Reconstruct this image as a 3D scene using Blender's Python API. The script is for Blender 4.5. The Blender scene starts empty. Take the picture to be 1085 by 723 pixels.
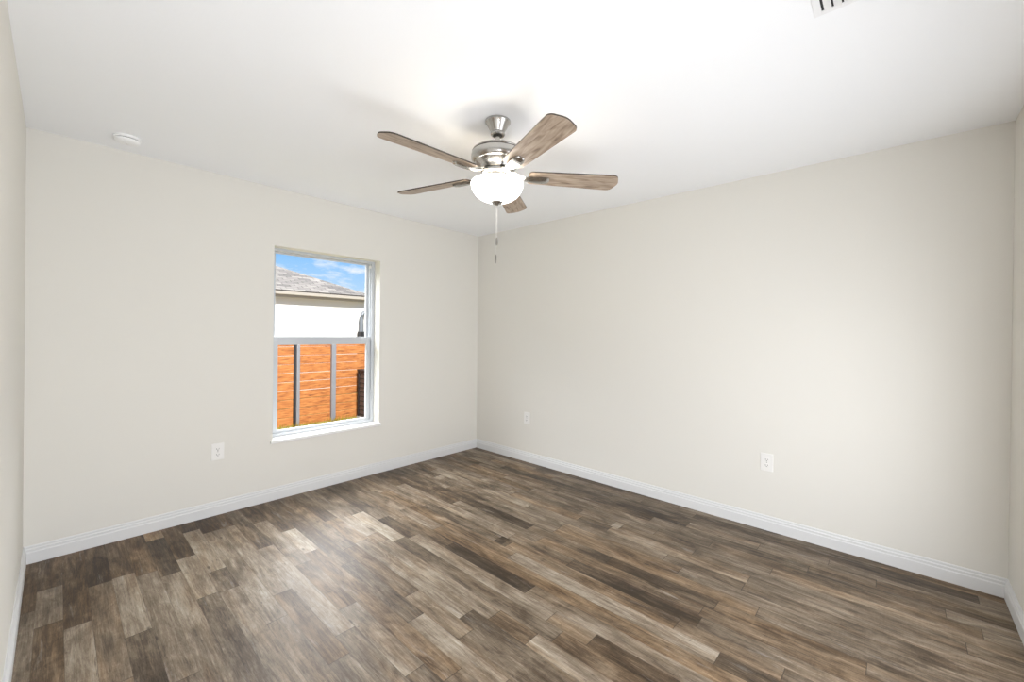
import bpy, bmesh, math, random
from mathutils import Vector, Matrix
C = bpy.context.scene.collection
PI = math.pi

# ------------------------------------------------------------------ camera
CAM = Vector((-3.2935, -3.5795, 1.3265))
YAW, PITCH, ROLL, F = 0.7421, -0.0032, 0.0119, 443.11
fw = Vector((math.cos(PITCH)*math.cos(YAW), math.cos(PITCH)*math.sin(YAW), math.sin(PITCH)))
r0 = Vector((math.sin(YAW), -math.cos(YAW), 0)); u0 = r0.cross(fw)
rt = r0*math.cos(ROLL) + u0*math.sin(ROLL); up = -r0*math.sin(ROLL) + u0*math.cos(ROLL)
cd = bpy.data.cameras.new('camera'); cam = bpy.data.objects.new('camera', cd); C.objects.link(cam)
M3 = Matrix((rt, up, -fw)).transposed()
cam.matrix_world = Matrix.Translation(CAM) @ M3.to_4x4()
cd.sensor_fit = 'HORIZONTAL'; cd.sensor_width = 36.0; cd.lens = F*36.0/1085.0
cd.shift_x = -(543.78-542.5)/1085.0; cd.shift_y = (354.54-361.5)/1085.0
cd.clip_start = 0.02; cd.clip_end = 500
bpy.context.scene.camera = cam

# ------------------------------------------------------------------ room size
W, D, H = 3.416, 4.013, 2.44
FANX, FANY = -1.737, -2.025

# ------------------------------------------------------------------ light, sky, exposure
SUN_E = 8.0
LAMP_W = 1.5
BOWL_E = 6.2
FILL_WEST = 47.0
FILL_EAST = 21.0
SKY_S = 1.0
SKY_BOOST = 19.0
vs = bpy.context.scene.view_settings
vs.view_transform = 'Standard'; vs.look = 'None'; vs.gamma = 1.0; vs.exposure = 0.06
vs.use_curve_mapping = False

def new_tree(mat):
    mat.use_nodes = True
    nt = mat.node_tree; nt.nodes.clear()
    return nt
def N(nt, typ, **kw):
    n = nt.nodes.new(typ)
    for k, v in kw.items():
        if k == 'inp':
            for kk, vv in v.items(): n.inputs[kk].default_value = vv
        else: setattr(n, k, v)
    return n
def ramp(nt, stops, interp='LINEAR'):
    n = nt.nodes.new('ShaderNodeValToRGB'); cr = n.color_ramp; cr.interpolation = interp
    while len(cr.elements) < len(stops): cr.elements.new(0.5)
    for e, (p, c) in zip(cr.elements, stops):
        e.position = p; e.color = c if len(c) == 4 else (*c, 1)
    return n
def srgb(r, g, b):
    f = lambda c: ((c/255)/12.92 if c/255 <= 0.04045 else ((c/255+0.055)/1.055)**2.4)
    return (f(r), f(g), f(b), 1)

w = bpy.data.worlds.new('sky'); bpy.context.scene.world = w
nt = new_tree(w)
tc = N(nt, 'ShaderNodeTexCoord')
sep = N(nt, 'ShaderNodeSeparateXYZ'); nt.links.new(tc.outputs['Generated'], sep.inputs[0])
gr = ramp(nt, [(0.0, srgb(225, 236, 245)), (0.07, srgb(190, 222, 250)), (0.20, srgb(112, 186, 250)), (0.42, srgb(236, 238, 240)), (1.0, srgb(238, 239, 240))])
nt.links.new(sep.outputs['Z'], gr.inputs[0])
mp = N(nt, 'ShaderNodeMapping'); mp.inputs['Scale'].default_value = (3.4, 3.4, 11.0); mp.inputs['Location'].default_value = (0.55, 0.3, 0.9)
nt.links.new(tc.outputs['Generated'], mp.inputs[0])
no = N(nt, 'ShaderNodeTexNoise'); no.inputs['Scale'].default_value = 2.4; no.inputs['Detail'].default_value = 7; no.inputs['Roughness'].default_value = 0.6
nt.links.new(mp.outputs[0], no.inputs['Vector'])
cl = ramp(nt, [(0.50, (0, 0, 0)), (0.66, (1, 1, 1))]); nt.links.new(no.outputs['Fac'], cl.inputs[0])
mx = N(nt, 'ShaderNodeMix', data_type='RGBA'); nt.links.new(cl.outputs[0], mx.inputs['Factor'])
nt.links.new(gr.outputs[0], mx.inputs['A']); mx.inputs['B'].default_value = srgb(250, 251, 252)
bg = N(nt, 'ShaderNodeBackground')
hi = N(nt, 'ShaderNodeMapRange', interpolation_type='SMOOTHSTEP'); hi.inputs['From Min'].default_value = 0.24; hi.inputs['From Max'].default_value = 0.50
hi.inputs['To Min'].default_value = SKY_S; hi.inputs['To Max'].default_value = SKY_S*SKY_BOOST   # upper sky out of view made brighter to light the room
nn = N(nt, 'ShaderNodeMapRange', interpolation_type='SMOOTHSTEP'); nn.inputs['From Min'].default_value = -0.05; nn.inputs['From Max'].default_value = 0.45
zz = N(nt, 'ShaderNodeMath', operation='MULTIPLY')     # added brightness kept to the northern sky, off the neighbour's wall
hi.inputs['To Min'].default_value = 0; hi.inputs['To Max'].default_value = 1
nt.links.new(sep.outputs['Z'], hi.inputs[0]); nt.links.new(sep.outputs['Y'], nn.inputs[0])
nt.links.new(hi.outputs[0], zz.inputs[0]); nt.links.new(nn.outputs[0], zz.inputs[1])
ss = N(nt, 'ShaderNodeMapRange'); ss.inputs['To Min'].default_value = SKY_S; ss.inputs['To Max'].default_value = SKY_S*SKY_BOOST
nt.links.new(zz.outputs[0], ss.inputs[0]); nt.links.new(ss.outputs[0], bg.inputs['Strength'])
nt.links.new(mx.outputs['Result'], bg.inputs[0])
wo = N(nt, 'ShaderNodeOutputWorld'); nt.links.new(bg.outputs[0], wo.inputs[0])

sl = bpy.data.lights.new('sun', 'SUN'); so = bpy.data.objects.new('sun', sl); C.objects.link(so)
sl.energy = SUN_E; sl.angle = math.radians(0.6); sl.color = (1.0, 0.95, 0.87)
so.rotation_euler = Vector((0.22, 0.80, -0.64)).to_track_quat('-Z', 'Y').to_euler()
so.location = (0, -3, 8)

# unseen fill lights added behind the camera to brighten the room
def fill_light(name, w_, h_, loc, d, e):
    al = bpy.data.lights.new(name, 'AREA'); ao = bpy.data.objects.new(name, al); C.objects.link(ao)
    al.shape = 'RECTANGLE'; al.size = w_; al.size_y = h_; al.energy = e; al.color = (0.955, 0.99, 1.06)
    ao.location = loc; ao.rotation_euler = Vector(d).to_track_quat('-Z', 'Z').to_euler()
fill_light('fill_light_west', 1.05, 1.35, (-2.70, -D-0.02, 0.72), (0, 1, -0.02), FILL_WEST)
fill_light('fill_light_east', 1.1, 1.35, (-1.25, -D-0.02, 0.80), (0.15, 1, 0.08), FILL_EAST)

# ------------------------------------------------------------------ materials
def mat(name, col, rough=0.5, metal=0.0, bump=None, var=None, spec=0.5, aniso=None):
    m = bpy.data.materials.new(name); nt = new_tree(m)
    b = N(nt, 'ShaderNodeBsdfPrincipled'); o = N(nt, 'ShaderNodeOutputMaterial'); nt.links.new(b.outputs[0], o.inputs[0])
    b.inputs['Base Color'].default_value = col; b.inputs['Roughness'].default_value = rough; b.inputs['Metallic'].default_value = metal
    b.inputs['Specular IOR Level'].default_value = spec
    tc = N(nt, 'ShaderNodeTexCoord')
    if var:
        sc, amt = var
        n = N(nt, 'ShaderNodeTexNoise'); n.inputs['Scale'].default_value = sc; n.inputs['Detail'].default_value = 3
        nt.links.new(tc.outputs['Object'], n.inputs['Vector'])
        h = N(nt, 'ShaderNodeHueSaturation'); h.inputs['Color'].default_value = col
        mr = N(nt, 'ShaderNodeMapRange'); mr.inputs['To Min'].default_value = 1-amt; mr.inputs['To Max'].default_value = 1+amt
        nt.links.new(n.outputs['Fac'], mr.inputs[0]); nt.links.new(mr.outputs[0], h.inputs['Value']); nt.links.new(h.outputs[0], b.inputs['Base Color'])
    if bump:
        sc, st = bump
        n = N(nt, 'ShaderNodeTexNoise'); n.inputs['Scale'].default_value = sc; n.inputs['Detail'].default_value = 2
        nt.links.new(tc.outputs['Object'], n.inputs['Vector'])
        bp = N(nt, 'ShaderNodeBump'); bp.inputs['Strength'].default_value = st; bp.inputs['Distance'].default_value = 0.002
        nt.links.new(n.outputs['Fac'], bp.inputs['Height']); nt.links.new(bp.outputs[0], b.inputs['Normal'])
    return m
M = {}
M['wall'] = mat('wall_paint', srgb(231, 228, 220), 0.75, bump=(160, 0.12), spec=0.25)
M['ceil'] = mat('ceiling_paint', srgb(252, 253, 254), 0.85, bump=(90, 0.2), spec=0.2)
M['trim'] = mat('trim_paint', srgb(226, 226, 225), 0.4, var=(3, 0.01))
M['vinyl'] = mat('window_vinyl', srgb(197, 201, 205), 0.35, var=(5, 0.01))
M['marble'] = mat('sill_stone', srgb(244, 243, 240), 0.22, var=(14, 0.015))
M['plastic'] = mat('white_plastic', srgb(241, 239, 235), 0.35, var=(8, 0.01))
M['detector'] = mat('detector_plastic', srgb(253, 253, 252), 0.4, var=(8, 0.01))
M['slot'] = mat('slot_dark', srgb(70, 66, 60), 0.6, var=(20, 0.05))
M['vent'] = mat('vent_enamel', srgb(244, 244, 244), 0.45, var=(8, 0.01))
M['duct'] = mat('duct_dark', srgb(48, 47, 46), 0.8, var=(8, 0.05))
M['nickel'] = mat('brushed_nickel', srgb(186, 184, 180), 0.26, 1.0, bump=(60, 0.03), var=(40, 0.03))
M['nickel_dark'] = mat('nickel_groove', srgb(70, 68, 65), 0.4, 1.0, var=(40, 0.03))
M['chain'] = mat('chain_metal', srgb(225, 223, 218), 0.35, 0.3, var=(40, 0.03))
M['fob'] = mat('fob_metal', srgb(150, 146, 140), 0.35, 0.8, var=(40, 0.03))
M['blade_edge'] = mat('blade_edge_dark', srgb(62, 52, 45), 0.5, var=(30, 0.1))
M['stucco'] = mat('white_stucco', srgb(206, 208, 210), 0.9, bump=(30, 0.4), var=(2, 0.01), spec=0.1)
M['soffit'] = mat('grey_soffit', srgb(150, 156, 160), 0.7, var=(6, 0.04))
M['fascia'] = mat('fascia_paint', srgb(150, 147, 142), 0.5, var=(4, 0.05))
M['post'] = mat('galvanised_post', srgb(128, 130, 138), 0.45, 0.4, var=(7, 0.08))
M['black'] = mat('black_metal', srgb(20, 19, 25), 0.5, 0.0, var=(9, 0.15))
M['fin'] = mat('coil_fin', srgb(104, 92, 88), 0.6, 0.3, var=(60, 0.25))
M['pipe'] = mat('pipe_grey', srgb(104, 112, 122), 0.4, 0.1, var=(6, 0.05))
M['ground'] = mat('dry_lawn', srgb(96, 90, 46), 0.95, var=(9, 0.3), bump=(40, 0.6), spec=0.1)
M['blade_grass'] = mat('grass_blade', srgb(130, 112, 38), 0.8, var=(3, 0.35), spec=0.2)

# pane: clear architectural glass
def pane_mat():
    m = bpy.data.materials.new('window_glass'); nt = new_tree(m)
    t = N(nt, 'ShaderNodeBsdfTransparent'); g = N(nt, 'ShaderNodeBsdfGlossy'); g.inputs['Roughness'].default_value = 0.02
    fr = N(nt, 'ShaderNodeFresnel'); fr.inputs['IOR'].default_value = 1.35
    mx = N(nt, 'ShaderNodeMixShader'); o = N(nt, 'ShaderNodeOutputMaterial')
    nt.links.new(fr.outputs[0], mx.inputs[0]); nt.links.new(t.outputs[0], mx.inputs[1]); nt.links.new(g.outputs[0], mx.inputs[2]); nt.links.new(mx.outputs[0], o.inputs[0])
    return m
M['pane'] = pane_mat()

def bowl_mat():
    m = bpy.data.materials.new('frosted_glass_lit'); nt = new_tree(m)
    b = N(nt, 'ShaderNodeBsdfPrincipled'); o = N(nt, 'ShaderNodeOutputMaterial'); nt.links.new(b.outputs[0], o.inputs[0])
    b.inputs['Base Color'].default_value = (0.9, 0.9, 0.88, 1); b.inputs['Roughness'].default_value = 0.3
    b.inputs['Emission Color'].default_value = (1.0, 0.975, 0.94, 1); b.inputs['Emission Strength'].default_value = BOWL_E
    return m
M['bowl'] = bowl_mat()

def wood_blade():
    m = bpy.data.materials.new('grey_oak_blade'); nt = new_tree(m)
    b = N(nt, 'ShaderNodeBsdfPrincipled'); o = N(nt, 'ShaderNodeOutputMaterial'); nt.links.new(b.outputs[0], o.inputs[0])
    tc = N(nt, 'ShaderNodeTexCoord'); mp = N(nt, 'ShaderNodeMapping'); mp.inputs['Scale'].default_value = (5, 34, 5)
    nt.links.new(tc.outputs['Object'], mp.inputs[0])
    n = N(nt, 'ShaderNodeTexNoise'); n.inputs['Scale'].default_value = 1.6; n.inputs['Detail'].default_value = 6; n.inputs['Distortion'].default_value = 0.7
    nt.links.new(mp.outputs[0], n.inputs['Vector'])
    r = ramp(nt, [(0.30, srgb(120, 101, 84)), (0.45, srgb(158, 139, 120)), (0.62, srgb(182, 164, 145)), (0.75, srgb(198, 182, 163))])
    nt.links.new(n.outputs['Fac'], r.inputs[0]); nt.links.new(r.outputs[0], b.inputs['Base Color'])
    b.inputs['Roughness'].default_value = 0.45
    return m
M['blade'] = wood_blade()

def fence_wood():
    m = bpy.data.materials.new('orange_stained_wood'); nt = new_tree(m)
    b = N(nt, 'ShaderNodeBsdfPrincipled'); o = N(nt, 'ShaderNodeOutputMaterial'); nt.links.new(b.outputs[0], o.inputs[0])
    tc = N(nt, 'ShaderNodeTexCoord'); oi = N(nt, 'ShaderNodeObjectInfo')
    ad = N(nt, 'ShaderNodeVectorMath', operation='ADD'); nt.links.new(tc.outputs['Object'], ad.inputs[0])
    cb = N(nt, 'ShaderNodeCombineXYZ'); ml = N(nt, 'ShaderNodeMath', operation='MULTIPLY'); ml.inputs[1].default_value = 40
    nt.links.new(oi.outputs['Random'], ml.inputs[0]); nt.links.new(ml.outputs[0], cb.inputs[0]); nt.links.new(cb.outputs[0], ad.inputs[1])
    mp = N(nt, 'ShaderNodeMapping'); mp.inputs['Scale'].default_value = (5, 3, 34)
    nt.links.new(ad.outputs[0], mp.inputs[0])
    n = N(nt, 'ShaderNodeTexNoise'); n.inputs['Scale'].default_value = 1.5; n.inputs['Detail'].default_value = 5; n.inputs['Distortion'].default_value = 0.5
    nt.links.new(mp.outputs[0], n.inputs['Vector'])
    r = ramp(nt, [(0.26, srgb(80, 42, 16)), (0.38, srgb(134, 78, 34)), (0.55, srgb(156, 98, 48)), (0.75, srgb(172, 118, 68))])
    nt.links.new(n.outputs['Fac'], r.inputs[0]); nt.links.new(r.outputs[0], b.inputs['Base Color'])
    b.inputs['Roughness'].default_value = 0.7
    return m
M['fence'] = fence_wood()

def shingles():
    m = bpy.data.materials.new('grey_shingles'); nt = new_tree(m)
    b = N(nt, 'ShaderNodeBsdfPrincipled'); o = N(nt, 'ShaderNodeOutputMaterial'); nt.links.new(b.outputs[0], o.inputs[0])
    tc = N(nt, 'ShaderNodeTexCoord')
    br = N(nt, 'ShaderNodeTexBrick'); br.inputs['Scale'].default_value = 1.0
    br.inputs['Brick Width'].default_value = 0.30; br.inputs['Row Height'].default_value = 0.145; br.inputs['Mortar Size'].default_value = 0.008
    br.inputs['Color1'].default_value = srgb(104, 101, 99); br.inputs['Color2'].default_value = srgb(70, 68, 68); br.inputs['Mortar'].default_value = srgb(44, 42, 42)
    br.inputs['Bias'].default_value = 0.0
    nt.links.new(tc.outputs['UV'], br.inputs['Vector'])
    n = N(nt, 'ShaderNodeTexNoise'); n.inputs['Scale'].default_value = 1.3; n.inputs['Detail'].default_value = 6
    nt.links.new(tc.outputs['UV'], n.inputs['Vector'])
    mx = N(nt, 'ShaderNodeMix', data_type='RGBA', blend_type='OVERLAY'); mx.inputs['Factor'].default_value = 0.45
    nt.links.new(br.outputs['Color'], mx.inputs['A']); nt.links.new(n.outputs['Fac'], mx.inputs['B']); nt.links.new(mx.outputs['Result'], b.inputs['Base Color'])
    b.inputs['Roughness'].default_value = 0.95; b.inputs['Specular IOR Level'].default_value = 0.1
    return m
M['shingle'] = shingles()

def floor_mat():
    m = bpy.data.materials.new('weathered_vinyl_planks'); nt = new_tree(m); L = nt.links.new
    b = N(nt, 'ShaderNodeBsdfPrincipled'); o = N(nt, 'ShaderNodeOutputMaterial'); L(b.outputs[0], o.inputs[0])
    tc = N(nt, 'ShaderNodeTexCoord')
    at = lambda nm: N(nt, 'ShaderNodeAttribute', attribute_name=nm)
    tone, warm, seed = at('tone'), at('warm'), at('seed')
    def math_(op, a, c=None, clamp=False):
        n = N(nt, 'ShaderNodeMath', operation=op); n.use_clamp = clamp
        for i, v in enumerate((a, c)):
            if v is None: continue
            if isinstance(v, (int, float)): n.inputs[i].default_value = v
            else: L(v, n.inputs[i])
        return n.outputs[0]
    # coordinates shifted by the plank's seed so grain does not run across joints
    sx = N(nt, 'ShaderNodeCombineXYZ'); L(math_('MULTIPLY', seed.outputs['Fac'], 37.0), sx.inputs[0]); L(math_('MULTIPLY', seed.outputs['Fac'], 91.0), sx.inputs[1]); L(math_('MULTIPLY', seed.outputs['Fac'], 13.0), sx.inputs[2])
    ad = N(nt, 'ShaderNodeVectorMath', operation='ADD'); L(tc.outputs['Object'], ad.inputs[0]); L(sx.outputs[0], ad.inputs[1])
    def noise(scale, vec, detail=5, rough=0.6, dist=0.0, base=1.0):
        mp = N(nt, 'ShaderNodeMapping'); mp.inputs['Scale'].default_value = scale; L(vec, mp.inputs[0])
        n = N(nt, 'ShaderNodeTexNoise'); n.inputs['Scale'].default_value = base; n.inputs['Detail'].default_value = detail
        n.inputs['Roughness'].default_value = rough; n.inputs['Distortion'].default_value = dist; L(mp.outputs[0], n.inputs['Vector'])
        return n.outputs['Fac']
    fine = noise((210, 14, 1), ad.outputs[0], 6, 0.8, 1.5)
    grain = noise((95, 5.0, 1), ad.outputs[0], 6, 0.65, 0.6)
    streak = noise((26, 2.2, 1), ad.outputs[0], 5, 0.62, 1.0)
    blotch = noise((9, 3.2, 1), ad.outputs[0], 6, 0.68, 0.8)
    wide = noise((3.0, 1.3, 1), tc.outputs['Object'], 3, 0.5, 0.2)
    saw = noise((10, 150, 1), ad.outputs[0], 2, 0.5, 0.3)
    c = lambda v, k: math_('MULTIPLY', math_('SUBTRACT', v, 0.5), k)
    t = math_('ADD', math_('SUBTRACT', tone.outputs['Fac'], 0.12), c(grain, 0.62))
    t = math_('ADD', t, c(streak, 0.72)); t = math_('ADD', t, c(blotch, 1.0)); t = math_('ADD', t, c(wide, 0.5)); t = math_('ADD', t, c(saw, 0.1)); t = math_('ADD', t, c(fine, 0.8), True)
    cool = ramp(nt, [(0.0, srgb(50, 40, 30)), (0.25, srgb(90, 77, 62)), (0.5, srgb(131, 117, 100)), (0.75, srgb(168, 156, 139)), (1.0, srgb(204, 196, 182))])
    wrm = ramp(nt, [(0.0, srgb(58, 42, 26)), (0.25, srgb(98, 74, 48)), (0.5, srgb(142, 113, 80)), (0.75, srgb(176, 148, 112)), (1.0, srgb(204, 184, 152))])
    L(t, cool.inputs[0]); L(t, wrm.inputs[0])
    wn = math_('ADD', warm.outputs['Fac'], c(noise((14, 1.6, 1), ad.outputs[0], 4, 0.6, 0.5), 1.5), True)
    mx = N(nt, 'ShaderNodeMix', data_type='RGBA'); L(wn, mx.inputs['Factor']); L(cool.outputs[0], mx.inputs['A']); L(wrm.outputs[0], mx.inputs['B'])
    # bluish-white worn streaks
    ws = ramp(nt, [(0.60, (0, 0, 0)), (0.76, (1, 1, 1))]); L(noise((30, 3.0, 1), ad.outputs[0], 6, 0.72, 0.4), ws.inputs[0])
    m2 = N(nt, 'ShaderNodeMix', data_type='RGBA'); L(math_('MULTIPLY', ws.outputs[0], 0.5), m2.inputs['Factor']); L(mx.outputs['Result'], m2.inputs['A']); m2.inputs['B'].default_value = srgb(178, 174, 170)
    # dark cracks and knots
    ck = ramp(nt, [(0.31, (1, 1, 1)), (0.40, (0, 0, 0))]); L(noise((52, 7, 1), ad.outputs[0], 7, 0.75, 2.0), ck.inputs[0])
    m3 = N(nt, 'ShaderNodeMix', data_type='RGBA'); L(math_('MULTIPLY', ck.outputs[0], 0.75), m3.inputs['Factor']); L(m2.outputs['Result'], m3.inputs['A']); m3.inputs['B'].default_value = srgb(52, 43, 36)
    mpv = N(nt, 'ShaderNodeMapping'); mpv.inputs['Scale'].default_value = (9, 3.6, 1); L(ad.outputs[0], mpv.inputs[0])
    vo = N(nt, 'ShaderNodeTexVoronoi'); vo.inputs['Scale'].default_value = 1.0; L(mpv.outputs[0], vo.inputs['Vector'])
    kn = ramp(nt, [(0.03, (1, 1, 1)), (0.085, (0, 0, 0))]); L(vo.outputs['Distance'], kn.inputs[0])
    m4 = N(nt, 'ShaderNodeMix', data_type='RGBA'); L(math_('MULTIPLY', kn.outputs[0], 0.7), m4.inputs['Factor']); L(m3.outputs['Result'], m4.inputs['A']); m4.inputs['B'].default_value = srgb(50, 40, 32)
    # joint lines, from plank-local metres (UV) and plank size
    uv = N(nt, 'ShaderNodeUVMap', uv_map='plank'); su = N(nt, 'ShaderNodeSeparateXYZ'); L(uv.outputs[0], su.inputs[0])
    ln = at('plen'); wd = at('pwid')
    ex = math_('MINIMUM', su.outputs[0], math_('SUBTRACT', wd.outputs['Fac'], su.outputs[0]))
    ey = math_('MINIMUM', su.outputs[1], math_('SUBTRACT', ln.outputs['Fac'], su.outputs[1]))
    jx = math_('MULTIPLY', math_('LESS_THAN', ex, 0.0009), 0.35); jy = math_('MULTIPLY', math_('LESS_THAN', ey, 0.0016), 0.7)
    j = math_('MAXIMUM', jx, jy)
    m5 = N(nt, 'ShaderNodeMix', data_type='RGBA'); L(j, m5.inputs['Factor']); L(m4.outputs['Result'], m5.inputs['A']); m5.inputs['B'].default_value = srgb(50, 42, 34)
    L(m5.outputs['Result'], b.inputs['Base Color'])
    rr = N(nt, 'ShaderNodeMapRange'); rr.inputs['To Min'].default_value = 0.36; rr.inputs['To Max'].default_value = 0.54; L(grain, rr.inputs[0]); L(rr.outputs[0], b.inputs['Roughness'])
    b.inputs['Specular IOR Level'].default_value = 0.25
    bp = N(nt, 'ShaderNodeBump'); bp.inputs['Strength'].default_value = 0.12; bp.inputs['Distance'].default_value = 0.001; L(grain, bp.inputs['Height']); L(bp.outputs[0], b.inputs['Normal'])
    return m
M['floor'] = floor_mat()

# ------------------------------------------------------------------ mesh helpers
class MB:
    def __init__(s): s.bm = bmesh.new()
    def box(s, x0, x1, y0, y1, z0, z1, bevel=0, mtx=None):
        r = bmesh.ops.create_cube(s.bm, size=1)
        vs_ = r['verts']
        for v in vs_:
            v.co = Vector(((x0+x1)/2 + v.co.x*(x1-x0), (y0+y1)/2 + v.co.y*(y1-y0), (z0+z1)/2 + v.co.z*(z1-z0)))
        es = list({e for v in vs_ for e in v.link_edges})
        if bevel:
            rb = bmesh.ops.bevel(s.bm, geom=es, offset=bevel, segments=2, profile=0.5, affect='EDGES')
            vs_ = list({v for f in rb['faces'] for v in f.verts} | {v for v in vs_ if v.is_valid})
        if mtx: bmesh.ops.transform(s.bm, matrix=mtx, verts=[v for v in vs_ if v.is_valid])
        return s
    def lathe(s, prof, n=48, cx=0, cy=0, close=True):
        rings = []
        for r, z in prof:
            if r < 1e-6: rings.append([s.bm.verts.new((cx, cy, z))])
            else: rings.append([s.bm.verts.new((cx+r*math.cos(2*PI*i/n), cy+r*math.sin(2*PI*i/n), z)) for i in range(n)])
        for a, b in zip(rings, rings[1:]):
            for i in range(n):
                j = (i+1) % n
                if len(a) == 1 and len(b) == 1: continue
                if len(a) == 1: f = [a[0], b[j], b[i]]
                elif len(b) == 1: f = [a[i], a[j], b[0]]
                else: f = [a[i], a[j], b[j], b[i]]
                s.bm.faces.new(f)
        return s
    def tube(s, pts, r, n=10):
        pts = [Vector(p) for p in pts]; rings = []
        for i, p in enumerate(pts):
            d = (pts[min(i+1, len(pts)-1)] - pts[max(i-1, 0)]).normalized()
            a = d.cross(Vector((0, 0, 1))) if abs(d.z) < 0.95 else d.cross(Vector((1, 0, 0)))
            a.normalize(); b = d.cross(a)
            rr = r[i] if isinstance(r, (list, tuple)) else r
            rings.append([s.bm.verts.new(p + (a*math.cos(2*PI*k/n) + b*math.sin(2*PI*k/n))*rr) for k in range(n)])
        for a, b in zip(rings, rings[1:]):
            for i in range(n): s.bm.faces.new([a[i], a[(i+1) % n], b[(i+1) % n], b[i]])
        s.bm.faces.new(rings[0][::-1]); s.bm.faces.new(rings[-1])
        return s
    def prism(s, outline, z0, z1):                # outline in xy, counter-clockwise
        a = [s.bm.verts.new((x, y, z0)) for x, y in outline]; b = [s.bm.verts.new((x, y, z1)) for x, y in outline]
        s.bm.faces.new(a[::-1]); s.bm.faces.new(b); n = len(a)
        for i in range(n): s.bm.faces.new([a[i], a[(i+1) % n], b[(i+1) % n], b[i]])
        return s
    def extrude_profile(s, prof, p0, p1, inward):  # prof (d, z) points, run from p0 to p1 on the floor, d measured along inward
        p0, p1, q = Vector(p0), Vector(p1), Vector(inward)
        a = [s.bm.verts.new(p0 + q*d + Vector((0, 0, z))) for d, z in prof]; b = [s.bm.verts.new(p1 + q*d + Vector((0, 0, z))) for d, z in prof]
        n = len(prof)
        for i in range(n): s.bm.faces.new([a[i], a[(i+1) % n], b[(i+1) % n], b[i]])
        s.bm.faces.new(a[::-1]); s.bm.faces.new(b)
        return s
    def build(s, name, m, parent=None, smooth=False, angle=35, loc=None):
        bmesh.ops.recalc_face_normals(s.bm, faces=s.bm.faces)
        me = bpy.data.meshes.new(name); s.bm.to_mesh(me); s.bm.free()
        for x in (m if isinstance(m, list) else [m]): me.materials.append(x)
        if smooth:
            me.shade_smooth(); me.set_sharp_from_angle(angle=math.radians(angle))
        o = bpy.data.objects.new(name, me); C.objects.link(o)
        if parent: o.parent = parent
        if loc: o.location = loc
        return o
def struct(o): o['kind'] = 'structure'; return o
def tag(o, label, cat, group=None, kind=None):
    o['label'] = label; o['category'] = cat
    if group: o['group'] = group
    if kind: o['kind'] = kind
    return o
def empty(name, loc, label, cat, group=None):
    o = bpy.data.objects.new(name, None); C.objects.link(o); o.location = loc; o.empty_display_size = 0.05
    return tag(o, label, cat, group)

# ------------------------------------------------------------------ room shell
T = 0.15
OX0, OX1, OZ0, OZ1 = -2.154, -1.247, 0.466, 1.988
b = MB()
for (x0, x1, z0, z1) in ((-W-T, OX0, -0.1, H+0.1), (OX1, T, -0.1, H+0.1), (OX0, OX1, -0.1, OZ0-0.024), (OX0, OX1, OZ1, H+0.1)):
    b.box(x0, x1, 0, 0.2, z0, z1)
bmesh.ops.remove_doubles(b.bm, verts=b.bm.verts, dist=1e-5)
struct(b.build('wall_north', M['wall']))
struct(MB().box(0, T, -D-T, 0, -0.1, H+0.1).build('wall_east', M['wall']))
struct(MB().box(-W-T, -W, -D-T, 0, -0.1, H+0.1).build('wall_west', M['wall']))
DO = ((-3.27, -2.13), (-1.85, -0.65))     # unseen openings added in the south wall for the fill lights
b = MB()
for (x0, x1, z0, z1) in ((-W, DO[0][0], 0, H), (DO[0][1], DO[1][0], 0, H), (DO[1][1], 0, 0, H), (DO[0][0], DO[0][1], 2.05, H), (DO[1][0], DO[1][1], 2.05, H)):
    b.box(x0, x1, -D-T, -D, z0-0.1 if z0 == 0 else z0, z1+0.1)
bmesh.ops.remove_doubles(b.bm, verts=b.bm.verts, dist=1e-5)
struct(b.build('wall_south', M['wall']))
for k, (x0, x1) in enumerate(DO):  # casing round the added openings
    b = MB().box(x0-0.06, x0+0.005, -D-0.01, -D+0.016, 0, 2.11, 0.004).box(x1-0.005, x1+0.06, -D-0.01, -D+0.016, 0, 2.11, 0.004).box(x0-0.06, x1+0.06, -D-0.01, -D+0.016, 2.045, 2.11, 0.004)
    struct(b.build('trim_%d' % (k+1), M['trim']))
b = MB().box(-W-T, T, -D-1.55, -D-1.45, -0.1, H+0.1).box(-W-T, -W, -D-1.45, -D-T, -0.1, H+0.1).box(0, T, -D-1.45, -D-T, -0.1, H+0.1).box(-W, 0, -D-1.45, -D-T, H, H+0.1).box(-W, 0, -D-1.45, -D, -0.12, -0.001)
struct(b.build('wall_fill_box', M['wall']))  # added unseen box behind the openings, keeps sky light out
struct(MB().box(-W, 0, -D, 0, H, H+0.1).build('ceiling', M['ceil']))

BH = 0.098
prof = [(0, 0), (0.014, 0), (0.014, 0.060), (0.0125, 0.064), (0.0105, 0.066), (0.0105, 0.078), (0.0085, 0.081), (0.0060, 0.084), (0.0060, 0.092), (0.0035, BH), (0, BH)]
struct(MB().extrude_profile(prof, (-W, 0, 0), (0, 0, 0), (0, -1, 0)).build('baseboard_north', M['trim']))
struct(MB().extrude_profile(prof, (0, -0.0, 0), (0, -D, 0), (-1, 0, 0)).build('baseboard_east', M['trim']))
struct(MB().extrude_profile(prof, (-W, -0.0, 0), (-W, -D, 0), (1, 0, 0)).build('baseboard_west', M['trim']))
b = MB()
for x0, x1 in ((0, DO[1][1]+0.06), (DO[1][0]-0.06, DO[0][1]+0.06), (DO[0][0]-0.06, -W)): b.extrude_profile(prof, (x0, -D, 0), (x1, -D, 0), (0, 1, 0))
struct(b.build('baseboard_south', M['trim']))

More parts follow.
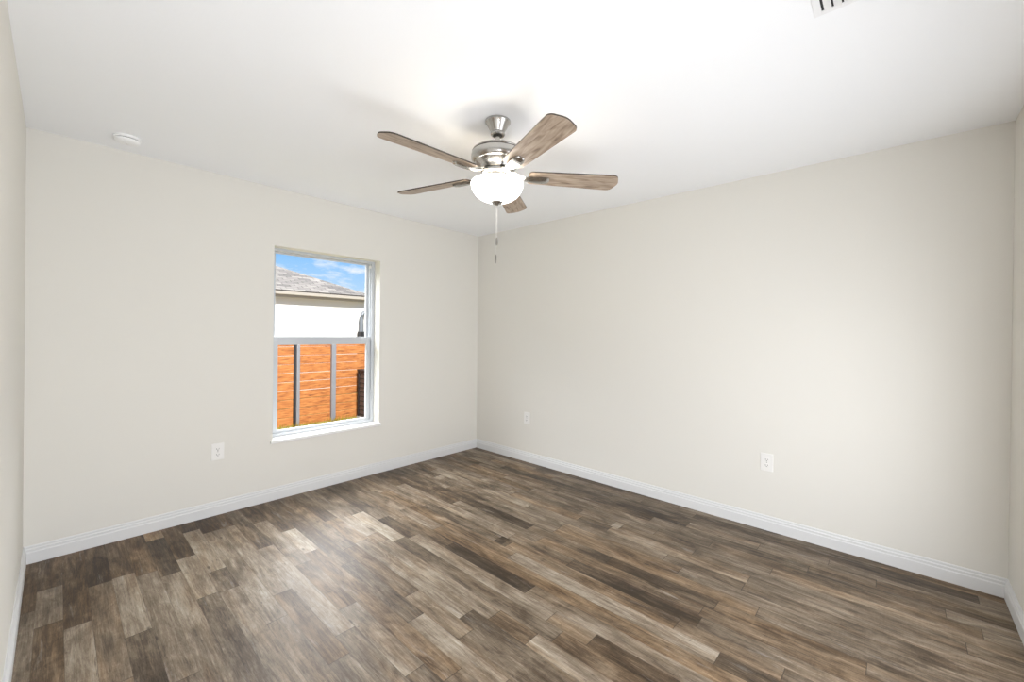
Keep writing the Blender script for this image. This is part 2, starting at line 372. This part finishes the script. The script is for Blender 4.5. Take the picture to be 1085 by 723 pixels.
# floor: every strip of the plank print is a face with its own tone
rnd = random.Random(11)
PW = 0.0885
fixed = {  # strip index -> list of (y0, y1, tone, warm)
}
def fx(xc, y0, y1, tone, warm):
    fixed.setdefault(int(math.floor((xc + 3.09 + PW*4)/PW)), []).append((y0, y1, tone, warm))
fx(-3.38, 0, -0.62, .26, .7); fx(-3.29, 0, -0.42, .36, .75); fx(-3.29, -0.42, -0.80, .60, .1); fx(-3.29, -0.80, -1.5, .22, .5)
fx(-3.22, 0, -0.9, .30, .8); fx(-3.14, 0, -0.55, .12, .7); fx(-3.14, -0.55, -1.45, .40, .35)
fx(-3.05, 0, -0.536, .34, .75); fx(-3.05, -0.536, -1.163, .70, .05); fx(-3.05, -1.163, -1.95, .24, 0)
fx(-2.96, 0, -0.60, .33, .85); fx(-2.96, -0.60, -1.6, .48, .0)
fx(-2.87, 0, -0.158, .70, .9); fx(-2.87, -0.158, -0.70, .14, .3); fx(-2.87, -0.70, -2.2, .53, .1)
fx(-2.78, 0, -0.55, .30, .8); fx(-2.78, -0.55, -1.065, .66, .15); fx(-2.78, -1.065, -2.3, .38, .0)
fx(-2.69, 0, -0.18, .22, .8); fx(-2.69, -0.18, -0.833, .74, .2); fx(-2.69, -0.833, -1.08, .30, 0); fx(-2.69, -1.08, -2.1, .56, .1)
fx(-2.60, 0, -0.28, .18, .8); fx(-2.60, -0.28, -1.5, .60, .05); fx(-2.60, -1.5, -2.4, .52, .05)
fx(-2.51, 0, -0.28, .20, .8); fx(-2.51, -0.28, -1.3, .60, .05)
fx(-2.42, -0.02, -0.75, .34, .2); fx(-2.42, -0.75, -1.8, .64, .05)
fx(-2.33, 0, -0.35, .22, .4); fx(-2.33, -0.35, -1.1, .55, .05)
fx(-2.25, 0, -0.62, .30, .4); fx(-2.25, -0.62, -1.0, .80, .05)
fx(-2.16, -1.95, -2.5, .72, .0); fx(-2.07, -2.2, -3.2, .40, .1); fx(-1.98, -1.1, -2.1, .66, .05)
fx(-1.89, -1.2, -2.2, .68, .05); fx(-1.86, -2.427, -3.4, .72, .3)
fx(-1.80, -0.7, -1.25, .85, .1); fx(-1.72, -0.9, -1.28, .22, .2); fx(-1.72, -1.28, -2.4, .66, .05)
fx(-1.63, -1.535, -2.195, .16, .25); fx(-1.72, -2.62, -3.05, .10, .5); fx(-1.63, -2.195, -3.3, .46, .1)
fx(-1.54, -1.3, -3.2, .48, .8); fx(-1.45, -1.9, -3.05, .70, .0); fx(-1.33, -1.70, -1.765, .08, .2)
fx(-1.28, -2.2, -2.92, .14, .5); fx(-1.37, -1.8, -2.85, .46, .7); fx(-1.10, -2.35, -2.94, .14, .5); fx(-1.19, -1.9, -2.9, .44, .75)
fx(-1.01, -1.9, -3.1, .50, .8); fx(-0.68, -2.13, -2.195, .80, .1); fx(-0.77, -2.15, -3.0, .60, .4); fx(-0.25, -1.5, -3.3, .36, .0)
fx(-0.1, -2.5, -3.9, .22, .0); fx(-0.17, -2.9, -3.9, .34, .0); fx(-0.02, -1.0, -2.2, .24, .4)
me = bpy.data.meshes.new('floor'); vts = []; fcs = []; at = []; uvs = []
xs = [-W]; x = -3.09 - PW*4
while x <= -W: x += PW
while x < -0.001: xs.append(x); x += PW
xs.append(0.0)
last = None
for a, c in zip(xs, xs[1:]):
    idx = int(math.floor(((a+c)/2 + 3.09 + PW*4)/PW))
    segs = []; fl = sorted([(-y0, -y1, t, w_) for y0, y1, t, w_ in fixed.get(idx, [])])
    y = 0.0 if fl else -rnd.uniform(0, 0.8)
    while y < D:
        nxt = [f for f in fl if f[0] >= y-0.03]
        if nxt and nxt[0][0] <= y+0.03:
            f = nxt[0]; segs.append((max(y, 0), f[1], 0.50+(f[2]-0.45)*0.78, f[3]*0.65)); y = f[1]; continue
        lim = nxt[0][0] if nxt else D+1
        l = rnd.choice([0.62, 0.62, 0.45, 0.9, 1.22, 1.22]) * rnd.uniform(0.85, 1.1)
        y2 = min(y+l, lim)
        if lim - y2 < 0.12: y2 = lim
        base = rnd.gauss(0.47, 0.06)
        if rnd.random() < 0.05: base = rnd.uniform(0.25, 0.32)
        if rnd.random() < 0.05: base = rnd.uniform(0.62, 0.68)
        if y2 > 0: segs.append((max(y, 0), y2, base, rnd.choice([0, 0, .05, .1, .2, .45])))
        y = y2
    for (y0, y1, t, w_) in segs:
        y0, y1 = max(0, y0), min(D, y1)
        if y1 <= y0 + 1e-4: continue
        i = len(vts); vts += [(a, -y1, 0), (c, -y1, 0), (c, -y0, 0), (a, -y0, 0)]; fcs.append((i, i+1, i+2, i+3))
        at.append((t, w_, rnd.random(), y1-y0, c-a)); uvs += [(0, 0), (c-a, 0), (c-a, y1-y0), (0, y1-y0)]
nf = len(fcs)      # slab under the planks
i = len(vts)
vts += [(-W, -D, -0.001), (0, -D, -0.001), (0, 0, -0.001), (-W, 0, -0.001), (-W, -D, -0.12), (0, -D, -0.12), (0, 0, -0.12), (-W, 0, -0.12)]
for q in ((0, 1, 2, 3), (7, 6, 5, 4), (0, 4, 5, 1), (1, 5, 6, 2), (2, 6, 7, 3), (3, 7, 4, 0)):
    fcs.append(tuple(i+k for k in q)); at.append((.4, .3, .5, 9, 9)); uvs += [(4, 4)]*4
me.from_pydata(vts, [], fcs); me.materials.append(M['floor'])
for k, nm in enumerate(('tone', 'warm', 'seed', 'plen', 'pwid')):
    A = me.attributes.new(nm, 'FLOAT', 'FACE')
    for j, v in enumerate(at): A.data[j].value = v[k]
ul = me.uv_layers.new(name='plank')
for j, v in enumerate(uvs): ul.data[j].uv = v
fo = bpy.data.objects.new('floor', me); C.objects.link(fo); struct(fo)

# ------------------------------------------------------------------ window
win = bpy.data.objects.new('window_1', None); C.objects.link(win); win.location = ((OX0+OX1)/2, 0.1, OZ0); struct(win)
def wpart(mb, name, m, parent=win, **kw):
    o = mb.build(name, m, None, **kw)
    o.parent = parent
    o.matrix_parent_inverse = Matrix.Translation(-Vector(win.location))
    return o
def ring(mb, x0, x1, z0, z1, y0, y1, l, r_, t, bt, bv=0.002):
    mb.box(x0, x0+l, y0, y1, z0, z1, bv); mb.box(x1-r_, x1, y0, y1, z0, z1, bv)
    mb.box(x0+l-0.001, x1-r_+0.001, y0, y1, z1-t, z1, bv); mb.box(x0+l-0.001, x1-r_+0.001, y0, y1, z0, z0+bt, bv)
    return mb
ZM0, ZM1 = 1.207, 1.275
fr = ring(MB(), OX0, OX1, OZ0, OZ1, 0.10, 0.19, 0.030, 0.030, 0.022, 0.026)
# stepped inner tracks
fr.box(OX1-0.038, OX1-0.028, 0.118, 0.19, OZ0+0.02, OZ1-0.02, 0.0015); fr.box(OX0+0.028, OX0+0.038, 0.118, 0.19, OZ0+0.02, OZ1-0.02, 0.0015)
wpart(fr, 'window_frame', M['vinyl'])
us = ring(MB(), OX0+0.034, OX1-0.034, ZM0+0.012, OZ1-0.018, 0.150, 0.178, 0.024, 0.024, 0.014, 0.05)
uso = wpart(us, 'upper_sash', M['vinyl'])
ls = ring(MB(), OX0+0.034, OX1-0.034, OZ0+0.016, ZM1, 0.112, 0.140, 0.036, 0.036, ZM1-ZM0, 0.030)
lso = wpart(ls, 'lower_sash', M['vinyl'])
def sub(mb, name, m, parent, **kw):
    o = mb.build(name, m, None, **kw); o.parent = parent; o.matrix_parent_inverse = Matrix.Translation(-Vector(win.location)); return o
sub(MB().box(OX0+0.056, OX1-0.056, 0.162, 0.166, ZM0+0.06, OZ1-0.030), 'pane', M['pane'], uso)
sub(MB().box(OX0+0.068, OX1-0.068, 0.124, 0.128, OZ0+0.044, ZM0+0.002), 'pane', M['pane'], lso)
sub(MB().box(-1.75, -1.65, 0.104, 0.118, ZM1-0.001, ZM1+0.012, 0.003).lathe([(0.0, ZM1+0.010), (0.014, ZM1+0.010), (0.014, ZM1+0.02), (0, ZM1+0.02)], 16, -1.70, 0.120), 'sash_lock', M['vinyl'], lso)
wpart(MB().box(OX1-0.046, OX1-0.030, 0.104, 0.124, 1.925, 1.950, 0.003), 'sash_stop', M['plastic'])
si = MB().box(OX0-0.016, OX1+0.017, -0.022, 0.0, OZ0-0.024, OZ0, 0.004).box(OX0, OX1, -0.002, 0.101, OZ0-0.024, OZ0)
wpart(si, 'window_sill', M['marble'])

# ------------------------------------------------------------------ outlets
def outlet(loc, rz, label):
    t = empty('wall_outlet', loc, label, 'outlet', 'duplex outlets on the walls'); t.rotation_euler.z = rz
    # local: x along wall, -y into the room
    MB().box(-0.038, 0.038, -0.006, 0.0005, -0.060, 0.060, 0.0025).build('cover_plate', M['plastic'], t)
    for s in (-1, 1):
        mb = MB(); o = []
        for k in range(20):
            a = 2*PI*k/20; o.append((0.0168*math.cos(a), max(-0.0125, min(0.0125, 0.0168*math.sin(a)))))
        mb.prism(o, 0, 0.0022)
        rc = mb.build('receptacle', M['plastic'], t); rc.rotation_euler = (PI/2, 0, 0); rc.location = (0, -0.0058, s*0.0195)
        sb = MB().box(-0.0078, -0.0056, -0.0045, 0.0055, 0.0018, 0.0028).box(0.0056, 0.0078, -0.0035, 0.0050, 0.0018, 0.0028)
        sb.lathe([(0, 0.0018), (0.0028, 0.0018), (0.0028, 0.0028), (0, 0.0028)], 12, 0, -0.0085)
        sb.build('slots', M['slot'], rc)
    MB().lathe([(0, -0.001), (0.0032, -0.001), (0.0028, 0.0012), (0, 0.0014)], 14).build('screw', M['fob'], t).matrix_local = Matrix.Translation((0, -0.006, 0)) @ Matrix.Rotation(PI/2, 4, 'X')
    return t
outlet((-2.511, 0, 0.452), 0, 'white duplex outlet low on the window wall, left of the window')
outlet((0, -0.768, 0.448), -PI/2, 'small far white duplex outlet on the right wall near the room corner')
outlet((0, -2.933, 0.462), -PI/2, 'larger near white duplex outlet in the middle of the blank right wall')

# ------------------------------------------------------------------ smoke detector, vent
sd = empty('smoke_detector', (-3.023, -0.262, H), 'round white smoke detector on the ceiling in the left corner above the window wall', 'smoke detector')
MB().lathe([(0, 0), (0.062, 0), (0.062, -0.010), (0.058, -0.013), (0.0, -0.013)], 48).build('base', M['detector'], sd, smooth=True)
MB().lathe([(0.052, -0.013), (0.052, -0.0165), (0, -0.0165)], 48).build('gap', M['slot'], sd, smooth=True)
MB().lathe([(0.0, -0.0165), (0.057, -0.0165), (0.057, -0.024), (0.050, -0.031), (0.036, -0.035), (0.0, -0.036)], 48).build('cover', M['detector'], sd, smooth=True, angle=50)
MB().lathe([(0, -0.034), (0.007, -0.034), (0.006, -0.038), (0, -0.038)], 16).build('test_button', M['plastic'], sd)

vt = empty('ceiling_vent', (-1.70, -3.475, H), 'white louvred air vent on the ceiling at the top edge of the photo', 'vent')
VX0, VX1, VY0, VY1 = -0.18, 0.185, -0.13, 0.118
mb = MB(); t_ = 0.022
mb.box(VX0, VX1, VY1-t_, VY1, -0.004, 0, 0.001).box(VX0, VX1, VY0, VY0+t_, -0.004, 0, 0.001).box(VX0, VX0+t_, VY0+t_, VY1-t_, -0.004, 0, 0.001).box(VX1-t_, VX1, VY0+t_, VY1-t_, -0.004, 0, 0.001)
mb.build('frame', M['vent'], vt)
MB().box(VX0+t_, VX1-t_, VY0+t_, VY1-t_, -0.0015, -0.0005).build('duct_opening', M['duct'], vt)
ys = VY1-t_-0.006
while ys > VY0+t_+0.01:
    o = MB().box(VX0+t_-0.002, VX1-t_+0.002, -0.0115, 0.0115, -0.0008, 0.0008).build('louvre', M['vent'], vt)
    o.location = (0, ys-0.012, -0.0055); o.rotation_euler.x = math.radians(22); ys -= 0.0265

# ------------------------------------------------------------------ ceiling fan
ZB = 2.150
fan = empty('ceiling_fan', (FANX, FANY, H), 'brushed nickel ceiling fan with five grey wood blades and lit white glass bowl', 'ceiling fan')
fz = lambda z: z-H
P = lambda pr: [(r, fz(z)) for r, z in pr]
MB().lathe(P([(0, 2.4405), (0.060, 2.4405), (0.066, 2.437), (0.066, 2.428), (0.060, 2.421), (0.054, 2.412), (0.046, 2.397), (0.0385, 2.385), (0.0345, 2.378), (0.0375, 2.374), (0.0380, 2.366), (0.034, 2.361), (0.026, 2.360), (0.025, 2.366), (0, 2.368)]), 48).build('canopy', M['nickel'], fan, smooth=True)
MB().lathe(P([(0.0, 2.3590), (0.0250, 2.3590), (0.0250, 2.367), (0, 2.367)]), 24).build('canopy_opening', M['nickel_dark'], fan, smooth=True)
MB().lathe(P([(0.0122, 2.375), (0.0122, 2.285)]), 24).build('downrod', M['nickel'], fan, smooth=True)
mh = MB().lathe(P([(0, 2.300), (0.020, 2.300), (0.026, 2.292), (0.060, 2.291), (0.105, 2.288), (0.124, 2.284), (0.131, 2.279), (0.1335, 2.273), (0.1315, 2.2705), (0.1315, 2.2685), (0.1345, 2.266),
    (0.1375, 2.252), (0.1375, 2.238), (0.133, 2.226), (0.124, 2.217), (0.1195, 2.2155), (0.1175, 2.213), (0.110, 2.204), (0.096, 2.192), (0.090, 2.184), (0.088, 2.178), (0, 2.178)]), 72).build('motor_housing', M['nickel'], fan, smooth=True, angle=28)
MB().lathe(P([(0.1322, 2.2712), (0.1322, 2.2678)]), 72).build('housing_groove', M['nickel_dark'], mh, smooth=True)
MB().lathe(P([(0, 2.178), (0.072, 2.178), (0.078, 2.172), (0.078, 2.160), (0.070, 2.155), (0, 2.155)]), 48).build('blade_hub', M['nickel'], fan, smooth=True)
sh = MB().lathe(P([(0, 2.156), (0.060, 2.156), (0.062, 2.150), (0.062, 2.122), (0.058, 2.118), (0, 2.118)]), 48).build('switch_housing', M['nickel'], fan, smooth=True)
for k in range(6):
    a = k*PI/3+0.3
    MB().box(-0.004, 0.004, -0.002, 0.002, -0.010, 0.010, 0.001, Matrix.Rotation(a, 4, 'Z') @ Matrix.Translation((0, 0.0618, fz(2.136)))).build('vent_slot', M['slot'], sh)
# spider arms that hold the bowl by its rim
for k in range(3):
    a = k*2*PI/3+0.5; d = Vector((math.cos(a), math.sin(a), 0))
    MB().tube([d*0.050+Vector((0, 0, fz(2.125))), d*0.10+Vector((0, 0, fz(2.123))), d*0.137+Vector((0, 0, fz(2.112)))], 0.0035, 8).build('bowl_arm', M['nickel'], fan, smooth=True)
# bowl: thin shell
out = []; inn = []
for k in range(15):
    a = k/14*PI/2
    out.append((0.1375*math.cos(a)**0.86 if k < 14 else 0, 2.1105-0.0985*math.sin(a)))
out = [(0.1350, 2.1145)] + out
inn = [(max(0, r-0.004), z+0.004*(1 if r < 0.1 else 0.2)) for r, z in out][::-1]
bowl = MB().lathe(P(out+[(0, 2.016)][:0]+inn), 40).build('light_bowl', M['bowl'], fan, smooth=True, angle=60)
MB().lathe(P([(0, 2.0165), (0.030, 2.0165), (0.0315, 2.012), (0.025, 2.006), (0.012, 2.002), (0.007, 1.996), (0, 1.994)]), 32).build('finial', M['nickel'], fan, smooth=True)
# lamp inside the open top of the bowl
for k in range(2):
    ll = bpy.data.lights.new('fan_lamp', 'POINT'); lo = bpy.data.objects.new('fan_lamp', ll); C.objects.link(lo)
    ll.energy = LAMP_W/2; ll.color = (1.0, 0.80, 0.52); ll.shadow_soft_size = 0.022
    a = 0.5 + k*PI + 0.7; lo.location = (FANX+0.085*math.cos(a), FANY+0.085*math.sin(a), 2.092)
    bb = MB().lathe([(0, 0)]+[(0.018*math.sin(t), -0.026*math.cos(t)) for t in [0.3*i for i in range(1, 10)]]+[(0, 0.027)][:0], 16)
    bb.bm.free()

def blade_outline(r0=0.165, r1=0.660, w0=0.054, w1=0.070):
    pts = []
    def arc(cx, cy, rx, ry, a0, a1, n):
        for i in range(n+1):
            a = a0+(a1-a0)*i/n; pts.append((cx+rx*math.cos(a), cy+ry*math.sin(a)))
    arc(r0+0.022, -w0+0.022, 0.022, 0.022, PI, 1.5*PI, 5)
    c = 0.034
    arc(r1-0.012-c, -w1+c, c, c, -PI/2, -0.25, 7)
    for i in range(1, 8):
        v = -1+2*i/8; pts.append((r1-0.012*v*v*0.9, v*(w1-c+0.0)))
    arc(r1-0.012-c, w1-c, c, c, 0.25, PI/2, 7)
    arc(r0+0.022, w0-0.022, 0.022, 0.022, PI/2, PI, 5)
    return pts
TH0 = math.radians(32.6)
PITCHB = math.radians(-12)
def two_mat_blade():
    me_b = MB().prism(blade_outline(), 0, 0.006)
    o = me_b.build('blade', [M['blade'], M['blade_edge']], fan)
    for p in o.data.polygons:
        if abs(p.normal.z) < 0.5: p.material_index = 1
    return o
for k in range(5):
    a = TH0 + k*2*PI/5
    bl = two_mat_blade() if k == 0 else bl0.copy()
    if k == 0: bl0 = bl
    else: C.objects.link(bl); bl.parent = fan
    bl.matrix_local = Matrix.Translation((0, 0, fz(ZB))) @ Matrix.Rotation(a, 4, 'Z') @ Matrix.Rotation(PITCHB, 4, 'X')
    if k == 0:
        # blade iron: curved arm from the hub, then a rounded shield under the blade root
        mb = MB(); sec = []
        path = [(0.068, 0.016, 0.020), (0.090, 0.012, 0.019), (0.112, 0.001, 0.019), (0.135, -0.008, 0.020), (0.160, -0.013, 0.022), (0.190, -0.015, 0.026), (0.225, -0.016, 0.0285), (0.252, -0.0155, 0.028), (0.270, -0.013, 0.023), (0.278, -0.0075, 0.015)]
        rr_ = []
        for (r_, z_, hw) in path:
            th = 0.0055
            rr_.append([mb.bm.verts.new((r_, yy, zz)) for yy, zz in ((-hw, z_+th*0.6), (-hw*0.8, z_), (-hw*0.3, z_-th*0.5), (hw*0.3, z_-th*0.5), (hw*0.8, z_), (hw, z_+th*0.6), (hw*0.7, z_+th*1.2), (-hw*0.7, z_+th*1.2))])
        for A_, B_ in zip(rr_, rr_[1:]):
            for i in range(8): mb.bm.faces.new([A_[i], A_[(i+1) % 8], B_[(i+1) % 8], B_[i]])
        mb.bm.faces.new(rr_[0][::-1]); mb.bm.faces.new(rr_[-1])
        ir = mb.build('blade_iron', M['nickel'], fan, smooth=True, angle=50); ir0 = ir
    else:
        ir = ir0.copy(); C.objects.link(ir); ir.parent = fan
    ir.matrix_local = Matrix.Translation((0, 0, fz(ZB))) @ Matrix.Rotation(a, 4, 'Z') @ Matrix.Rotation(PITCHB, 4, 'X')
for (dx, dy, zf0, zf1) in ((0.002, -0.001, 1.828, 1.786), (-0.002, 0.002, 1.738, 1.692)):
    mb = MB(); pr = []
    z = 1.997; top = z
    mb.tube([(dx, dy, fz(2.001)), (dx, dy, fz(zf0-0.002))], 0.0009, 6)
    while z > zf0+0.004:
        mb.lathe(P([(0, z+0.0021), (0.0015, z), (0, z-0.0021)]), 6, dx, dy); z -= 0.0055
    ch = mb.build('pull_chain', M['chain'], fan)
    MB().lathe(P([(0, zf0), (0.0025, zf0), (0.0052, zf0-0.008), (0.0056, zf1+0.010), (0.0042, zf1), (0, zf1-0.001)]), 14, dx, dy).build('fob', M['fob'], ch, smooth=True)

# ------------------------------------------------------------------ outside
GZ = -0.36
struct(MB().box(-14, 22, 0.35, 30, GZ-0.2, GZ).build('ground', M['ground']))
FY = 4.10          # fence plane
fe = empty('wooden_fence', (0.5, FY, GZ), 'orange stained horizontal board fence with metal posts outside the window', 'fence')
def child(mb, name, m, parent, **kw):
    o = mb.build(name, m, None, **kw); o.parent = parent; o.matrix_parent_inverse = Matrix.Translation(-Vector(parent.location)); return o
BHT, GAP = 0.149, 0.004
posts = [-3.70, -2.10, -0.457, 0.164, 1.75, 3.30]
def xp(i): return posts[i]
nb = 10
for i in range(len(posts)-1):
    for k in range(nb):
        z0 = GZ+0.03 + k*(BHT+GAP)
        rr2 = random.Random(i*50+k)
        a0 = posts[i] + 0.003; a1 = posts[i+1] - (0.003 if i != 1 else 0.058)
        child(MB().box(a0, a1, FY+0.03, FY+0.052, z0+rr2.uniform(-.002, .002), z0+BHT+rr2.uniform(-.002, .001), 0.009), 'board', M['fence'], fe)
for px in posts:
    hw = 0.026 if px == posts[2] else 0.040
    child(MB().box(px-hw, px+hw, FY-0.035, FY+0.028, GZ, GZ+0.03+nb*(BHT+GAP)-0.005, 0.006), 'post', M['post'], fe)
child(MB().box(posts[2]-0.057, posts[2]-0.027, FY+0.005, FY+0.050, GZ, GZ+0.02+nb*(BHT+GAP), 0.002), 'dark_gap_strip', M['black'], fe)['label'] = 'black strip in place of the dark gap beside the post'  # solid black box stands in for the dark gap between panels

# grass tufts at the foot of the fence
gm = MB(); gr_ = random.Random(5)
for i in range(2600):
    x_ = gr_.uniform(-4.2, 2.0); y_ = FY - gr_.random()**1.6*0.7 - 0.05
    if 0.55 < x_ < 1.27 and y_ > FY-0.71: continue
    h_ = gr_.uniform(0.04, 0.15); an = gr_.uniform(0, PI); wd_ = gr_.uniform(0.004, 0.009)
    dx, dy = math.cos(an)*wd_, math.sin(an)*wd_; lx, ly = gr_.uniform(-.04, .04), gr_.uniform(-.04, .005)
    v = [gm.bm.verts.new(q) for q in ((x_-dx, y_-dy, GZ), (x_+dx, y_+dy, GZ), (x_+dx*.5+lx*.5, y_+dy*.5+ly*.5, GZ+h_*.6), (x_+lx, y_+ly, GZ+h_), (x_-dx*.5+lx*.5, y_-dy*.5+ly*.5, GZ+h_*.6))]
    gm.bm.faces.new(v)
tag(gm.build('grass', M['blade_grass']), 'dry yellow-green grass along the foot of the orange fence', 'grass', kind='stuff')

# dark condenser unit
AX, AY = 0.907, FY-0.36
ac = empty('air_conditioner', (AX, AY, GZ), 'dark louvred outdoor air conditioner unit in front of the orange fence', 'air conditioner')
s_ = 0.31
child(MB().box(AX-s_, AX+s_, AY-s_, AY+s_, GZ, GZ+0.06, 0.01), 'base', M['fascia'], ac)
child(MB().box(AX-s_+0.03, AX+s_-0.03, AY-s_+0.03, AY+s_-0.03, GZ+0.06, GZ+0.91), 'coil', M['fin'], ac)
for sx_ in (-1, 1):
    for sy_ in (-1, 1):
        child(MB().box(AX+sx_*(s_-0.035)-0.025, AX+sx_*(s_-0.035)+0.025, AY+sy_*(s_-0.035)-0.025, AY+sy_*(s_-0.035)+0.025, GZ+0.06, GZ+0.92, 0.008), 'corner_post', M['black'], ac)
mb = MB(); z = GZ+0.10
while z < GZ+0.90:
    for q in (-1, 1):
        mb.box(AX-s_+0.02, AX+s_-0.02, AY+q*(s_-0.02)-0.006, AY+q*(s_-0.02)+0.006, z, z+0.030, 0.002)
        mb.box(AX+q*(s_-0.02)-0.006, AX+q*(s_-0.02)+0.006, AY-s_+0.02, AY+s_-0.02, z, z+0.022, 0.002)
    z += 0.085
child(mb, 'grille', M['black'], ac)
child(MB().box(AX-s_, AX+s_, AY-s_, AY+s_, GZ+0.91, GZ+0.96, 0.015), 'lid', M['black'], ac)
child(MB().lathe([(0, GZ+0.96), (0.25, GZ+0.96), (0.25, GZ+0.975), (0.2, GZ+0.985), (0, GZ+0.99)], 32, AX, AY), 'fan_guard', M['black'], ac, smooth=True)

# neighbour's house
HY = 7.9; EZ = 2.335          # wall plane, fascia top
EAVE_Y = HY-0.20; HX0, HX1 = -12.0, 2.86
ho = empty('neighbour_house', ((HX0+HX1)/2, HY+4, GZ), 'white stucco house with grey shingle hip roof beyond the fence', 'house')
child(MB().box(HX0, HX1, HY, HY+9, GZ, EZ-0.14), 'wall', M['stucco'], ho)
child(MB().box(HX0-0.4, HX1+0.10, EAVE_Y+0.01, HY+9.4, EZ-0.16, EZ-0.135), 'soffit', M['soffit'], ho)
child(MB().box(HX0-0.42, HX1+0.12, EAVE_Y-0.015, EAVE_Y+0.01, EZ-0.17, EZ-0.01, 0.003), 'fascia', M['fascia'], ho)
child(MB().box(HX0-0.42, HX1+0.12, EAVE_Y-0.10, EAVE_Y-0.016, EZ-0.115, EZ-0.005, 0.012), 'gutter', M['fascia'], ho)
ov = 0.40; X0, X1, Y0_, Y1_ = HX0-ov, HX1+0.12, HY-0.30, HY+9.3; half = (Y1_-Y0_)/2; rise = half*0.42
me = bpy.data.meshes.new('roof'); zt = EZ
V = [(X0, Y0_, zt), (X1, Y0_, zt), (X1, Y1_, zt), (X0, Y1_, zt), (X0+half, Y0_+half, zt+rise), (X1-half, Y0_+half, zt+rise)]
V += [(x_, y_, z_-0.03) for x_, y_, z_ in V]
Fc = [(0, 1, 5, 4), (1, 2, 5), (2, 3, 4, 5), (3, 0, 4), (10, 11, 7, 6), (11, 8, 7), (11, 10, 9, 8), (10, 6, 9), (0, 6, 7, 1), (1, 7, 8, 2), (2, 8, 9, 3), (3, 9, 6, 0)]
me.from_pydata(V, [], Fc); me.materials.append(M['shingle'])
ul = me.uv_layers.new(name='UVMap')
for p in me.polygons:
    for li in p.loop_indices:
        c_ = me.vertices[me.loops[li].vertex_index].co
        ul.data[li].uv = (c_.x, math.hypot(c_.y-Y0_, c_.z-zt)) if abs(p.normal.y) > abs(p.normal.x) else (c_.y, math.hypot(c_.x-X1, c_.z-zt))
ro = bpy.data.objects.new('roof', me); C.objects.link(ro); ro.parent = ho; ro.matrix_parent_inverse = Matrix.Translation(-Vector(ho.location))

vp = empty('bent_pipe', (2.62, HY-0.2, GZ), 'grey bent pipe above a dark box beside the white neighbouring house', 'pipe')
PX, PY = 2.600, HY-0.16
child(MB().box(PX-0.07, PX+0.19, PY-0.07, PY+0.10, GZ, 1.315, 0.01), 'box', M['black'], vp)
pts = [(PX, PY, 1.31), (PX, PY, 1.70)] + [(PX+0.20*(1-math.cos(a)), PY, 1.70+0.20*math.sin(a)) for a in [PI/2*i/8 for i in range(1, 9)]] + [(PX+0.40, PY, 1.90)]
child(MB().tube(pts, 0.052, 16), 'pipe', M['pipe'], vp, smooth=True)
child(MB().box(PX+0.10, PX+0.115, PY-0.01, PY+0.02, 1.31, 1.70, 0.002), 'bracket', M['black'], vp)
